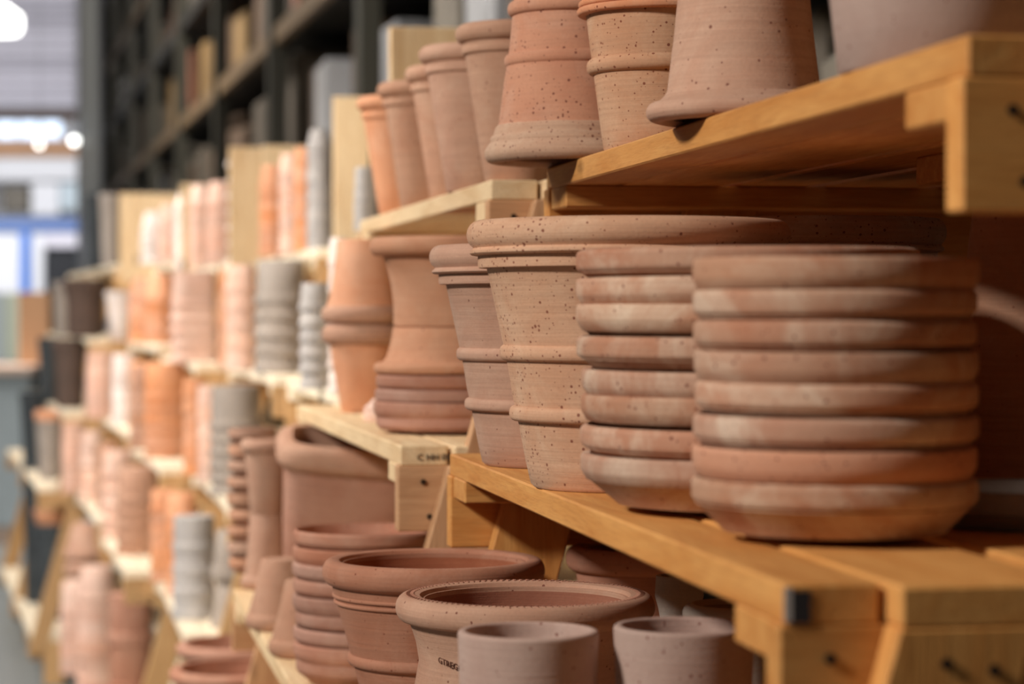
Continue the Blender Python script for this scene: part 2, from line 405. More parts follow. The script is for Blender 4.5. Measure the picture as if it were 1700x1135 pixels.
# ---------------------------------------------------------------- wooden pallet stands
LV = [0.148, -0.1415, -0.431, -0.72, -1.30]
STEP = [0, .1, .2, .3, .5]
T = .022
LEG_ROT = Matrix(((0, 1, 0), (0, 0, 1), (1, 0, 0))).to_euler()
_legs = {}
def leg_mesh(h, w_, th, slope, mat):
    """slanted support plank cut level at both ends; local x runs up, its top at x = 0"""
    k = (round(h, 3), slope, mat.name)
    if k in _legs: return _legs[k]
    bm = bmesh.new(); bmesh.ops.create_cube(bm, size=1)
    for v in bm.verts:
        x = (v.co.x-.5)*h; v.co = (x, (v.co.y+.5)*w_+slope*x, v.co.z*th)
    bmesh.ops.bevel(bm, geom=bm.edges[:], offset=.0015, segments=1, affect='EDGES')
    me = bpy.data.meshes.new('leg'); bm.to_mesh(me); bm.free(); me.materials.append(mat)
    _legs[k] = me; return me
class Stand:
    def __init__(s, label, xt, y0, length, yaw, dz, mats, levels, last=.38, near_post=None, far_post=None, depth=.55, legoff=(.05, .05, .05, .13, .05), slope=.28):
        s.x, s.y, s.L, s.yaw, s.dz = xt, y0, length, yaw, dz
        s.root = thing('pallet_stand', label, 'shelving', (xt, y0, 0), (0, 0, yaw))
        rz = s.root
        names = ['upper', 'second', 'third', 'fourth', 'bottom']
        wd, cr = mats
        for k in levels:
            z = EYE+LV[k]+dz; xo = -(last if k == 4 else STEP[k])
            sh = link('pallet_shelf', None, parent=rz, loc=(xo, 0, z)); sh['label'] = names[k]+' pallet shelf'
            widths = [.052, .1, .072, .1, .072, .1]; x = 0; j = 0
            for wv in widths:
                y_a = -.024 if j else 0
                Ld = length-y_a
                board('deck_board', (Ld, wv, T), M[wd], sh, (x+wv/2, y_a+Ld/2, -T/2+random.uniform(-.0006, .0006)), (0, 0, math.pi/2))
                x += wv+(.004 if j == 0 else .018); j += 1
                if x > depth: break
            D = x-.018
            for yc in (.0625, length/2, length-.0625):
                x_a = .2 if yc == length/2 else 0
                board('cross_board', (D-x_a, .075 if yc != length/2 else .1, T), M[wd], sh, (x_a+(D-x_a)/2, yc, -T-T/2))
            for yc, sgn in ((.0125, 1), (length-.0125, -1)):
                board('end_rail', (D+.002, .025, .072), M[cr], sh, (D/2-.002, yc, -T-.036))
            for (nx, nz) in ((.025, -.04), (.032, -.078), (.19, -.052), (.22, -.082)):
                link('nail', NAIL, M['nail'], sh, (nx, -.0008, nz), (R(90), 0, 0))
            # slanted support plank under the near and far rail
            drop = (LV[k]-LV[k+1]) if k < 3 else (EYE+dz+LV[k] if k == 4 else .58)
            lo = legoff[k]
            if k == 4: drop = EYE+dz+LV[4]-.001
            top = -T; bot = -drop-.07 if k < 4 else -drop
            if k == 3: bot = -.58-.07
            hh = top-bot; a = math.atan(slope) if k < 4 else 0
            for yl in (-.0125, length+.0125):
                if yl > 0 and k < 4: yl = length-.04
                o = link('leg', leg_mesh(hh, .075, .024, slope if k < 4 else 0, M[cr]), None, rz, (xo+lo, yl, z+top))
                o.rotation_euler = LEG_ROT
        zt = EYE+LV[0]+dz
        if near_post:
            xo, wv, ht = near_post
            o = board('upright_post', (ht, wv, .022), M['pine'], rz, (xo+wv/2, -.012, zt+ht/2-.06)); o.rotation_euler = Matrix(((0, 1, 0), (0, 0, 1), (1, 0, 0))).to_euler()
        if far_post:
            xo, wv, ht = far_post
            o = board('upright_post', (ht, wv, .022), M['pine'], rz, (xo+wv/2, length+.012, zt+ht/2-.06)); o.rotation_euler = Matrix(((0, 1, 0), (0, 0, 1), (1, 0, 0))).to_euler()
    def z(s, k): return EYE+LV[k]+s.dz
NAIL = lathe([(0, -.0004), (.0032, -.0004), (.0032, .0012), (0, .0012)], 10)

U1 = Stand('honey pine pallet stand nearest the camera at right', .457, 1.222, 1.203, 0, 0, ('honey', 'honey'), (0, 1, 2), legoff=(.14, .055, .05, .05, .05))
U2 = Stand('pale pine pallet stand just beyond the honey coloured one', .430, 2.61, 1.20, R(.6), -.002, ('pine', 'pine_end'), (0, 1, 2, 3), legoff=(.045, .05, .05, .13, .05))
U3 = Stand('cream pallet stand set back behind the stacked tall pots', .535, 3.95, 1.27, R(1), 0, ('cream', 'tan'), (0, 1, 2, 3), near_post=(-.055, .16, .38))
U4 = Stand('cream pallet stand holding orange and grey stacks', .502, 5.46, 1.30, R(1.4), 0, ('cream', 'tan'), (0, 1, 2, 3), near_post=(.035, .08, .40), far_post=(.0, .16, .38))
U5 = Stand('cream pallet stand in the middle of the far row', .39, 6.86, 1.22, R(3), 0, ('cream', 'tan'), (0, 1, 2, 3, 4), near_post=(-.01, .11, .38), far_post=(-.035, .17, .34))
U6 = Stand('cream pallet stand next to the dark pots', .315, 8.16, 1.30, R(3.5), .035, ('cream', 'tan'), (0, 1, 2, 3, 4), .32, far_post=(-.13, .27, .34))
U7 = Stand('farthest pallet stand loaded with dark pots', .09, 9.62, 1.3, R(4.5), .045, ('cream', 'tan'), (0, 1, 2, 3, 4), .33)

U8 = Stand('last pallet stand half hidden behind the dark pots, far left', -.018, 10.97, 1.3, R(4.5), .045, ('cream', 'tan'), (0, 1, 2, 3, 4), .33)
for nx, nz in ((.437-.457, 1.268), (.463-.457, 1.264)):
    link('nail', NAIL, M['nail'], U1.root, (nx, -.0252, nz), (R(90), 0, 0))

# ---------------------------------------------------------------- pot profiles
def arc(cx, cz, rx, rz, a0, a1, n=6):
    return [(cx+rx*math.cos(R(a0+(a1-a0)*i/n)), cz+rz*math.sin(R(a0+(a1-a0)*i/n))) for i in range(n+1)]
def wall(outer, top_r, top_z, th=.007, floor=.008):
    """close an outer outline (base centre ... top) with an inner wall"""
    inner = [(max(r-th, .004), max(z, floor)) for r, z in reversed(outer) if r > th+.004 and z > floor]
    last = inner[-1] if inner else (top_r-th, top_z)
    return [(0, 0)]+outer+inner+[(last[0]*.98, floor), (0, floor)]
def ring(r_in, r_out, z0, z1, rnd=.45, n=5):
    """a rounded band between z0 and z1"""
    h = z1-z0; e = min(h*rnd, (r_out-r_in))
    return [(r_in, z0)]+arc(r_out-e, z0+h*rnd, e, h*rnd, -90, 0, n)+arc(r_out-e, z1-h*rnd, e, h*rnd, 0, 90, n)+[(r_in, z1)]

def build_pot(name, label, cat, loc, parts, flip=False, rotz=0, group=None, seg=96, square=0, height=0, tilt=0):
    t = thing(name, label, cat, (loc[0], loc[1], loc[2]+(height if flip else 0)), (math.pi if flip else 0, tilt, rotz), group)
    for nm, prof, mt in parts:
        link(nm, lathe(prof, seg, square), M[mt], t)
    return t

def big_pot_parts(s=1.0, mt='speckled', sz=None):
    """ribbed planter with a heavy rolled rim; s scales everything"""
    q = lambda L: [(r*s, z*(sz or s)) for r, z in L]
    body = q([(.077, 0), (.0800, .003), (.0838, .02), (.0900, .052), (.0950, .075), (.0990, .10), (.1055, .13), (.1160, .1785), (.121, .186), (.123, .19)])
    inner = q([(.113, .19), (.106, .1785), (.088, .09), (.071, .014), (0, .014)])
    return [('body', [(0, 0)]+body+inner, mt),
            ('collar', q([(.112, .178), (.1225, .1785), (.1232, .181), (.1232, .188), (.112, .190)]), mt),
            ('rim', q([(.110, .187)]+arc(.1265, .191, .0035, .0025, -90, 60, 4)+[(.1268, .1945)]+arc(.1225, .2055, .0100, .0115, -60, 95, 9)+[(.113, .2165), (.1095, .213), (.1085, .20)]), mt),
            ('band', q(ring(.095, .1055, .103, .1165, .4)), mt),
            ('band', q(ring(.088, .0975, .054, .0665, .4)), mt)]

# ================================================================ STAND 1
# second shelf: two ribbed planters, a third behind, stacks of saucers
z1 = U1.z(1)
x, y = at(1043, 1.98)
build_pot('ribbed_planter', 'large speckled terracotta planter with thick rolled rim and two ribs, in sharp focus', 'planter', (x, y, z1), big_pot_parts(1.0), group='ribbed planters on the second shelf', rotz=1)
x, y = at(934, 2.27)
build_pot('ribbed_planter', 'ribbed terracotta planter half hidden left of the sharpest large planter', 'planter', (x, y, z1), big_pot_parts(.945, 'terra'), group='ribbed planters on the second shelf', rotz=2)
x, y = at(1363, 2.2)
build_pot('ribbed_planter', 'speckled planter rim in shade behind the saucer stacks', 'planter', (x, y, z1), big_pot_parts(.85, 'speckled', 1.045), group='ribbed planters on the second shelf', rotz=.4)
def simple_pot(name, label, cat, loc, rb, rt, h, mt, lip=.006, lip_h=.02, flip=False, rotz=0, group=None, inside=None, seg=72, bands=(), parts=True, th=.006):
    body = [(rb-.002, 0), (rb, .002)]+[(rb+(rt-lip-rb)*k/6, .002+(h-.004)*k/6) for k in range(1, 7)]
    P = [('body', wall(body, rt, h, th), mt)]
    if lip: P.append(('rim', ring(rt-lip-th*.8, rt, h-lip_h, h, .42), mt))
    for (zb, hb, pr) in bands:
        rr = rb+(rt-lip-rb)*zb/h
        P.append(('band', ring(rr-.004, rr+pr, zb-hb/2, zb+hb/2, .4), mt))
    return build_pot(name, label, cat, loc, P, flip, rotz, group, seg, height=h)
x, y = at(1725, 1.85)
simple_pot('flower_pot', 'tall upturned pot standing dark in the shade at right edge', 'pot', (x, y, z1), .05, .082, .225, 'terra', flip=True)
x, y = at(1700, 1.62)
def saucer_prof(Rr, H, base=.80):
    return [(0, 0), (base*Rr-.002, 0), (base*Rr, .002), (.95*Rr, H-.0180), (.972*Rr, H-.0168)]+arc(Rr-.0048, H-.0115, .0048, .0048, -75, 0, 4)+arc(Rr-.0042, H-.0045, .0042, .0042, 0, 85, 4)+[(.962*Rr, H), (.945*Rr, H-.003), (.93*Rr, H-.014), (.8*Rr, .011), (0, .011)]
def saucer_prof_b(Rr, H, base=.80):      # squarer lip with a chamfer below
    return [(0, 0), (base*Rr-.002, 0), (base*Rr, .002), (.94*Rr, H-.020), (.966*Rr, H-.0185), (.99*Rr, H-.0135), (.997*Rr, H-.012), (Rr, H-.0095), (Rr, H-.0035), (.995*Rr, H-.001), (.985*Rr, H), (.945*Rr, H), (.935*Rr, H-.003), (.92*Rr, H-.014), (.8*Rr, .011), (0, .011)]
o = link('saucer', lathe(saucer_prof(.072, .026), 64), M['greige'], None, (x, y, z1+.0), (0, 0, 0)); tag(o, 'small greyish saucer in the shadow beside the front stack, right edge', 'saucer')

def saucer_stack(desc, group, px, d, z, Rr, tops, mt, seg=96, H=.036, base=.8, jit=.0012, dfront=None, odd={}, rrs=None, square_lip=False):
    """tops: heights of every rim top above the shelf, lowest first"""
    x, y = at(px, d); n = len(tops)
    me = lathe(saucer_prof(Rr, H, base), seg); me2 = lathe(saucer_prof_b(Rr, H, base), seg)
    me.materials.append(M[mt]); me2.materials.append(M[mt])
    for i, tz in enumerate(tops):
        m_ = me2 if (i % 3 == 1) == (not square_lip) else me
        if i in odd: m_ = m_.copy(); m_.materials.clear(); m_.materials.append(M[odd[i]])
        dx, dy = random.uniform(-jit, jit), random.uniform(-jit, jit)
        o = link('saucer', m_, None, None, (x+dx, y+dy, z+tz-H), (R(random.uniform(-.25, .25)), R(random.uniform(-.25, .25)), random.uniform(0, 6)))
        if i == 0: o.rotation_euler = (0, 0, 1)
        if rrs: o.scale = (rrs[i], rrs[i], 1)
        k = n-1-i
        pos = 'lowest' if i == 0 else ('topmost' if k == 0 else ords[k]+' from the top')
        tag(o, 'saucer, %s in the %s' % (pos, desc), 'saucer', group)
S = .0225
saucer_stack('stack beside the sharp planter', 'saucers of the left front stack', 1241, 1.74, z1, .1232,
             [.1415+(t_-.1415)*.967 for t_ in (.038, .0590, .0815, .1005, .1250, .1480, .1680, .1890)], 'saucer', rrs=[.98, .975, .97, .972, 1, 1, 1.0, 1.0], jit=.0006, square_lip=True)
saucer_stack('nearest blurred stack on the right', 'saucers of the right front stack', 1385, 1.52, z1, .0888,
             [.1415+(t_-.1415)*.968 for t_ in (.036, .0560, .0770, .0980, .1175, .1375, .1570, .1765)], 'saucer', H=.034, odd={1: 'speckled_orange'}, rrs=[1.01, 1, 1.005, .995, 1.0, .995, 1.0, 1.01])

# top shelf
z0 = U1.z(0)
x, y = at(950, 2.39)
q = [(.060, 0), (.062, .003), (.066, .03), (.072, .09), (.0735, .12), (.0745, .16)]
P = [('body', wall([(.053, 0), (.055, .003), (.0565, .03), (.062, .09), (.0675, .125), (.0735, .172)], .08, .172), 'speckled_orange'),
     ('rim', [(.062, .168), (.074, .168), (.076, .170), (.0775, .175), (.0782, .178), (.0795, .1785), (.081, .181), (.081, .185), (.083, .1865)]+arc(.0795, .196, .0075, .009, -40, 88, 7)+[(.074, .205), (.067, .200), (.064, .18)], 'speckled'),
     ('band', ring(.056, .0672, .0975, .112, .42), 'speckled_orange'),
     ('band', ring(.050, .0640, .046, .061, .42), 'speckled_orange')]
build_pot('ribbed_pot', 'upturned orange ribbed pot at the left end of top honey shelf', 'pot', (x, y, z0), P, True, .5, 'pots on the top shelf of the near stand', 96, height=.205)
x, y = at(1094, 2.22)
P = [('body', wall([(.049, 0), (.051, .003), (.0535, .02), (.060, .07), (.064, .1), (.0700, .15), (.0735, .185)], .08, .185), 'speckled'),
     ('rim', ring(.062, .080, .170, .192, .42), 'speckled'),
     ('band', ring(.054, .0665, .070, .085, .42), 'speckled'),
     ('band', ring(.060, .0755, .124, .131, .42), 'speckled_orange'),
     ('band', ring(.060, .0740, .131, .1375, .42), 'speckled_orange')]
build_pot('ribbed_pot', 'upright sand coloured speckled pot with raised ribs on the top shelf', 'pot', (x, y, z0), P, False, 2.2, 'pots on the top shelf of the near stand', 96)
x, y = at(1234, 1.885)
P = [('body', wall([(.041, 0), (.043, .003), (.048, .06), (.054, .12), (.0595, .165), (.066, .176)], .07, .176), 'terra'),
     ('rim', [(.052, .166), (.060, .167), (.066, .173)]+arc(.0690, .1815, .0070, .0075, -70, 80, 7)+[(.066, .19), (.058, .186), (.054, .17)], 'terra')]
build_pot('bell_pot', 'upturned pink bell pot overhanging the top shelf edge', 'pot', (x, y, z0), P, True, 0, 'pots on the top shelf of the near stand', 96, height=.19)
x, y = at(1560, 1.50)
simple_pot('flower_pot', 'upright greyish pink pot nearest the camera on the top shelf', 'pot', (x, y, z0), .063, .088, .19, 'rose', lip=.004, lip_h=.03, group='pots on the top shelf of the near stand', seg=96)
x, y = at(1880, 1.72)
simple_pot('flower_pot', 'shaded pot behind the nearest greyish pot, upper right corner', 'pot', (x, y, z0), .063, .088, .19, 'terra', group='pots on the top shelf of the near stand')

# third shelf
z2 = U1.z(2)
def rolled_pot(name, label, loc, Rr, H, mt, neck, th=.012, inside='inside', bands=(), roll=.012, rotz=0, group=None, deco=False, lipw=.016):
    """neck: outer outline below the rim"""
    nr, nz = neck[-1]
    body = [(0, 0)]+neck+[(Rr-.008, H-roll*1.2), (Rr-.008, H-.004), (Rr-lipw-.004, H-.004)]+[(Rr-lipw-.004, H-.02), (nr-th, nz-.01), (neck[1][0]-th, .02), (0, .02)]
    rim = [(Rr-lipw, H-roll*2.0), (nr, H-roll*2.1)]+arc(Rr-.0085, H-roll*1.0, .0085, roll, -65, 85, 8)+[(Rr-lipw*.75, H), (Rr-lipw, H-.001), (Rr-lipw-.003, H-.006), (Rr-lipw-.002, H-.02)]
    P = [('body', body, mt), ('rim', rim, mt)]
    if inside: P.append(('inner_wall', [(Rr-lipw-.0048, H-.008), (Rr-lipw-.0048, H-.021), (nr-th-.0008, nz-.011), (neck[1][0]-th-.001, .0212), (0, .0212), (0, .0206), (neck[1][0]-th-.0004, .0206), (nr-th-.0003, nz-.0105), (Rr-lipw-.0043, H-.0205), (Rr-lipw-.0043, H-.008)], inside))
    for b_ in bands: P.append(('band', ring(*b_), mt))
    t = build_pot(name, label, 'pot', loc, P, False, rotz, group, 112)
    return t
x, y = at(720, 2.32)
rolled_pot('rolled_rim_pot', 'wide brown terracotta pot with smooth rolled rim, left of the stamped pot', (x, y, z2), .107, .196, 'terra_red',
           [(.050, 0), (.052, .003), (.066, .055), (.0775, .095), (.0835, .12), (.0945, .158), (.0965, .164)], bands=[(.07, .0832, .095, .107), (.09, .0975, .160, .164), (.088, .0962, .154, .158)], group='open pots under the near shelf')
x, y = at(872, 2.0)
P2 = rolled_pot('rolled_rim_pot', 'wide terracotta pot stamped with letters, its rim edged by impressed pattern', (x, y, z2), .1075, .1995, 'terra',
           [(.060, 0), (.062, .003), (.082, .05), (.0925, .10), (.0915, .125), (.0880, .145), (.0905, .160), (.093, .168)], group='open pots under the near shelf', lipw=.02, roll=.011)
# impressed chevrons along the rim top
bm = bmesh.new()
for i in range(110):
    a = 2*math.pi*i/110
    for s_ in (-1, 1):
        mt = Matrix.Rotation(a, 4, 'Z') @ Matrix.Translation((.0955+s_*.0016, 0, .1995)) @ Matrix.Rotation(R(40*s_), 4, 'Z')
        bmesh.ops.create_cube(bm, size=1, matrix=mt @ Matrix.Diagonal((.0046, .0011, .0011, 1)))
me = bpy.data.meshes.new('pattern'); bm.to_mesh(me); bm.free()
o = link('rim_pattern', me, M['terra_red'], P2); o['kind'] = 'stuff'; o['label'] = 'impressed chevron pattern'
# stamped lettering bent round the pot
def wrapped_text(txt, size, r_of_z, ang0, z0_, drop, mat, parent, name='stamp'):
    cu = bpy.data.curves.new('stamp', 'FONT'); cu.body = txt; cu.size = size; cu.extrude = .0004; cu.space_character = 1.05
    tmp = bpy.data.objects.new('tmp', cu); C.objects.link(tmp)
    dg = bpy.context.evaluated_depsgraph_get(); me = bpy.data.meshes.new_from_object(tmp.evaluated_get(dg))
    bpy.data.objects.remove(tmp)
    bm = bmesh.new(); bm.from_mesh(me)
    bmesh.ops.triangulate(bm, faces=bm.faces)
    for v in bm.verts:
        xx, yy, e = v.co
        r = r_of_z+.0006+e; a = ang0+xx/r_of_z
        arcz = drop*xx*abs(1)  # the stamp runs slightly downhill
        v.co = (r*math.cos(a), r*math.sin(a), z0_+yy+arcz)
    bm.to_mesh(me); bm.free()
    return link(name, me, mat, parent)
cx, cy = x, y
av = math.atan2(-cy, -cx)
wrapped_text('GTREGOR', .0068, .0888, av-R(51.5), .150, -.18, M['stampbrown'], P2)
x, y = at(877, 1.66)
def tumbler(label, px, d, Rr, H, rb, mt, group='open pots under the near shelf'):
    x, y = at(px, d)
    outer = [(rb-.002, 0), (rb, .002), (rb+(Rr-rb)*.55, H*.5), (Rr, H-.004)]+arc(Rr-.0025, H-.0025, .0025, .0025, 0, 90, 4)
    inner = arc(Rr-.0045, H-.002, .0020, .0020, 90, 180, 3)+[(rb+(Rr-rb)*.55-.006, H*.5), (rb-.005, .01), (0, .01)]
    P = [('body', [(0, 0)]+outer+inner, mt)]
    P.append(('inner_wall', [(Rr-.0050, H-.004), (rb+(Rr-rb)*.55-.0068, H*.5), (rb-.006, .0108), (0, .0108), (0, .0102), (rb-.0053, .0102), (rb+(Rr-rb)*.55-.0062, H*.5), (Rr-.0045, H-.004)], 'inside'))
    return build_pot('tumbler_pot', label, 'pot', (x, y, z2), P, group=group)
tumbler('plain straight rose grey pot in the front row, lower middle', 877, 1.66, .0485, .2135, .040, 'rose')
tumbler('speckled rose grey pot right of the plain straight one, half shaded', 1136, 1.66, .0485, .2170, .038, 'rose')
x, y = at(1032, 2.40)
x, y = at(1062, 2.42)
rolled_pot('rolled_rim_pot', 'dark shaded pot rim under the shelf behind the stamped pot', (x, y, z2), .074, .198, 'terra_red',
           [(.04, 0), (.042, .003), (.056, .1), (.062, .16)], group='open pots under the near shelf')
x, y = at(1128, 2.13)
P = [('body', wall([(.03, 0), (.031, .003), (.028, .06), (.022, .12), (.0185, .150), (.0165, .160), (.0185, .171), (.0215, .182), (.0205, .2), (.0200, .2)], .02, .2, .004), 'greige')]
build_pot('pedestal_vase', 'slender grey waisted vase in the shade under the honey shelf', 'vase', (x, y, z2), P, seg=48, group='open pots under the near shelf')
x, y = at(1222, 1.90)
rolled_pot('rolled_rim_pot', 'shaded grey rolled rim pot behind the speckled rose pot', (x, y, z2), .042, .203, 'greige',
           [(.028, 0), (.03, .003), (.036, .1), (.035, .165)], group='open pots under the near shelf', lipw=.010, roll=.008)

# ================================================================ STAND 2
zt = U2.z(0)
tall = [(.034, 0), (.036, .003), (.042, .04), (.0555, .125), (.0590, .150)]
def tall_pot(px, d, label, mt):
    x, y = at(px, d)
    P = [('body', wall(tall, .068, .15), mt), ('collar', ring(.05, .0615, .142, .152, .3), mt), ('rim', ring(.05, .0690, .155, .176, .45), mt), ('neck', [(.05, .15), (.0605, .15), (.061, .158), (.05, .158)], mt)]
    build_pot('tall_pot', label, 'pot', (x, y, zt), P, group='tall pots on the pale stand top shelf', rotz=px)
tall_pot(858, 2.71, 'tall pale pot, nearest of the row on the pale stand top shelf', 'terra')
tall_pot(790, 2.93, 'tall pale pot, second of the row on the pale stand top shelf', 'terra')
tall_pot(760, 3.17, 'slim tall pot peeping out between the second and fourth', 'terra')
tall_pot(708, 3.39, 'tall pale pot, fourth of the row on the pale stand top shelf', 'terra')
tall_pot(669, 3.61, 'tall orange pot, farthest of the row on the pale stand top shelf', 'orange')

zt = U2.z(1)
# four saucers, an upturned pot and an upright pot on top
sx = 747
saucer_stack('low stack under the two base to base pots', 'saucers under the base to base pots', sx, 2.93, zt, .090, [.022, .038, .0535, .0700], 'saucer_plain', H=.022, base=.72, rrs=[1, 1.03, 1.0, 1.01])
x, y = at(744, 2.93)
bell = [(.054, 0), (.056, .002), (.060, .02), (.066, .04), (.074, .052)]
build_pot('bell_pot', 'upturned terracotta bowl pot lying on the low saucer stack', 'pot', (x, y, zt+.0706), [('body', wall([(.066, 0), (.067, .002), (.070, .02), (.075, .036), (.083, .046)], .09, .052), 'terra'), ('rim', ring(.074, .090, .042, .056, .45), 'terra')], True, height=.056)
build_pot('bell_pot', 'upright terracotta pot standing base down on the upturned bowl pot', 'pot', (x, y, zt+.1268), [('body', wall([(.064, 0), (.066, .002), (.0665, .03), (.070, .055), (.076, .078), (.080, .086)], .09, .095), 'terra'), ('rim', ring(.07, .0955, .086, .1085, .45), 'terra')], False)
x, y = at(604, 3.52)
P = [('body', wall([(.031, 0), (.033, .002), (.040, .04), (.0455, .07), (.0495, .098)], .06, .1), 'orange'), ('rim', ring(.042, .0610, .098, .128, .45), 'terra')]
build_pot('flower_pot', 'rounded orange pot whose rim meets an upturned twin', 'pot', (x, y, zt), P)
P = [('body', wall([(.037, 0), (.039, .002), (.043, .04), (.0495, .08), (.055, .10)], .06, .1), 'orange'), ('rim', ring(.045, .0615, .095, .122, .45), 'terra')]
build_pot('flower_pot', 'upturned orange pot resting rim to rim on its twin', 'pot', (x, y, zt+.1285), P, True, height=.122)
x, y = at(640, 3.22)
o = link('saucer', lathe(saucer_prof(.030, .030, .6), 48), M['pink'], None, (x, y, zt+.030), (math.pi, 0, 0)); tag(o, 'small upturned dish left of the low saucer stack', 'dish')

zt = U2.z(2)
x, y = at(608, 2.84)
saucer_stack('open topped stack below the stamped wood block', 'saucers below the pale pine block', 608, 2.84, zt, .0860,
             [.030, .0487, .0675, .0862, .105, .1237, .1425, .161, .180], 'saucer_plain', H=.030, base=.80, jit=.002, rrs=[.985, .99, 1, .97, .99, .985, .995, .98, 1.0])
x, y = at(572, 3.56)
sq = [('body', wall([(.078, 0), (.080, .003), (.092, .12), (.0985, .21)], .1, .21, .012), 'terra_red'), ('rim', ring(.088, .111, .205, .245, .42), 'terra')]
o = build_pot('square_planter', 'large rounded square planter under the pale shelf edge', 'planter', (x-.01, y, zt+.008), sq, square=4.5, seg=96)
o.rotation_euler = (R(7), R(5), R(-4))
x, y = at(443, 3.80)
P = [('body', wall([(.026, 0), (.027, .002), (.031, .06), (.036, .1)], .04, .1), 'terra'), ('rim', ring(.03, .0420, .095, .118, .45), 'terra')]
build_pot('slim_pot', 'upturned slim pot on the pale shelf left of the square planter', 'pot', (x, y, zt), P, True, height=.118)
build_pot('slim_pot', 'slim pot balanced base to base on an upturned slim pot', 'pot', (x, y, zt+.1185), P, False)
for i, (px, d, r) in enumerate(((467, 3.32, .046), (510, 3.06, .046))):
    x, y = at(px, d)
    build_pot('bell_pot', ['upturned bell pot left of the open topped saucer stack, farther one', 'upturned bell pot tucked against the open topped saucer stack'][i], 'pot', (x, y, zt),
              [('body', wall([(.026, 0), (.028, .002), (.036, .04), (.046, .075)], .05, .08), 'terra'), ('rim', ring(.04, r+.004, .072, .096, .45), 'terra')], True, height=.096)
saucer_stack('tall narrow stack left of the slim pots', 'saucers of the tall narrow stack', 418, 4.02, U3.z(2), .0400, [.026+.0268*i for i in range(9)], 'terra', H=.026, base=.7, jit=.002, seg=48)
# dark bowls low down
for i, (px, d, r, py) in enumerate(((398, 4.50, .118, 1066), (398, 4.05, .118, 1108))):
    x, y = at(px, d); zb = U3.z(3) if i == 0 else U2.z(3); H = zz(py, d)-zb
    zs = max(.09, H)
    build_pot('wide_bowl', ['wide dark rimmed bowl at the bottom, farther of two', 'wide dark rimmed bowl at the bottom, nearer of two'][i], 'bowl', (x, y, zb),
              [('body', wall([(r*.7, 0), (r*.72, .003), (r*.85, zs*.6), (r*.92, zs-.01)], r, zs, .008), 'terra_red'), ('rim', ring(r*.86, r, zs-.022, zs, .4), 'terra_red')])

# ================================================================ far stacks of nested pots
MC = {}
def nested(desc, group, px, d, stand, k, rpx, top, n, mt, up=False, taper=.80, rimh=None, name='nested_pot', square=0, pitch=None, xoff=0):
    """a column of n nested pots; top = picture row of its top"""
    x, y = at(px, d); x += xoff; z = stand.z(k); r = rpx/F*d*1.08
    Ht = max(.05, zz(top, d)-z)
    if n == 1: h = Ht; p = 0
    else:
        h = min(Ht*.55, max(r*2.0*.8, .05)); p = (Ht-h)/(n-1)
        if p > h*.9: h = Ht/n; p = h
    rh = rimh or min(h*.25, max(p*.5, .008)) if n > 1 else h*.12
    key = (round(r, 4), round(h, 4), mt, round(rh, 4), taper, square)
    if key not in MC:
        prof = [(0, 0), (r*taper-.002, 0), (r*taper, .002), (r*(taper+(.95-taper)*.6), h*.55), (r*.90, h-rh), (r*.985, h-rh*.92), (r, h-rh*.75), (r, h-rh*.25), (r*.975, h), (r*.90, h), (r*.87, h-.006), (r*taper*.93, .008), (0, .008)]
        me = lathe(prof, 32, square); me.materials.append(M[mt]); MC[key] = me
    for i in range(n):
        if up: zo = z+p*i; rot = (0, 0, random.uniform(0, 6))
        else: zo = z+h+p*i; rot = (math.pi, 0, random.uniform(0, 6))
        if square: rot = (rot[0], 0, stand.yaw)
        o = link(name, MC[key], None, None, (x+random.uniform(-1, 1)*.0012, y, zo), rot)
        j = n-1-i
        pos = 'topmost of' if j == 0 else ('lowest of' if i == 0 else ords[j]+' from top in')
        if n == 1: tag(o, desc, 'pot', group)
        else: tag(o, '%s, %s its stack' % (desc, pos), 'pot', group)

g0 = 'stacks on the orange and grey stand'
# stand 3 (set back)
nested('small grey ridged pot beside the farthest orange pot', 'small grey ridged stack', 606, 4.35, U3, 0, 17, 278, 9, 'grey', taper=.9)
nested('tall pale grey pot left of paired orange pots', 'pale grey stack', 524, 4.55, U3, 1, 26, 470, 6, 'grey', taper=.8)
nested('whitish pot behind the upturned orange pot', 'whitish stack', 562, 4.25, U3, 1, 17, 395, 6, 'white', taper=.8)
# stand 4
nested('orange pot in the left column of the orange stacks', g0, 453, 6.3, U4, 0, 22, 275, 11, 'orange', taper=.7)
nested('pale pink pot between the orange columns', g0, 482, 6.0, U4, 0, 18, 256, 11, 'pink', taper=.72)
nested('orange pot right of the pale pink column', g0, 505, 5.86, U4, 0, 17, 246, 11, 'orange', taper=.8)
nested('light grey pot in front of the tall upright board', g0, 530, 5.68, U4, 0, 20, 216, 11, 'grey', taper=.66)
g1 = 'stacks on the second shelf of the orange and grey stand'
nested('pale pink square pot left of the broad grey stack', g1, 400, 6.15, U4, 1, 25, 440, 5, 'pink', taper=.86)
nested('orange pot left of the pale pink stack', g1, 378, 6.5, U4, 1, 16, 450, 5, 'orange', taper=.86)
nested('broad grey pot with dark ridges', g1, 466, 5.72, U4, 1, 41, 432, 5, 'greige', taper=.86)
g2 = 'stacks on the third shelf of the orange and grey stand'
nested('orange pot at the left of the third shelf', g2, 322, 6.45, U4, 2, 18, 628, 6, 'orange', taper=.85)
nested('pink pot next to the broad grey brown stack', g2, 346, 6.2, U4, 2, 18, 640, 6, 'pink', taper=.9)
nested('broad grey brown pot under the grey shelf end', g2, 392, 5.78, U4, 2, 41, 640, 6, 'greige', taper=.88)
g3 = 'stacks on the fourth shelf of the orange and grey stand'
nested('bright orange pot in the farther fourth shelf column', g3, 272, 6.5, U4, 3, 22, 812, 7, 'orange', taper=.84)
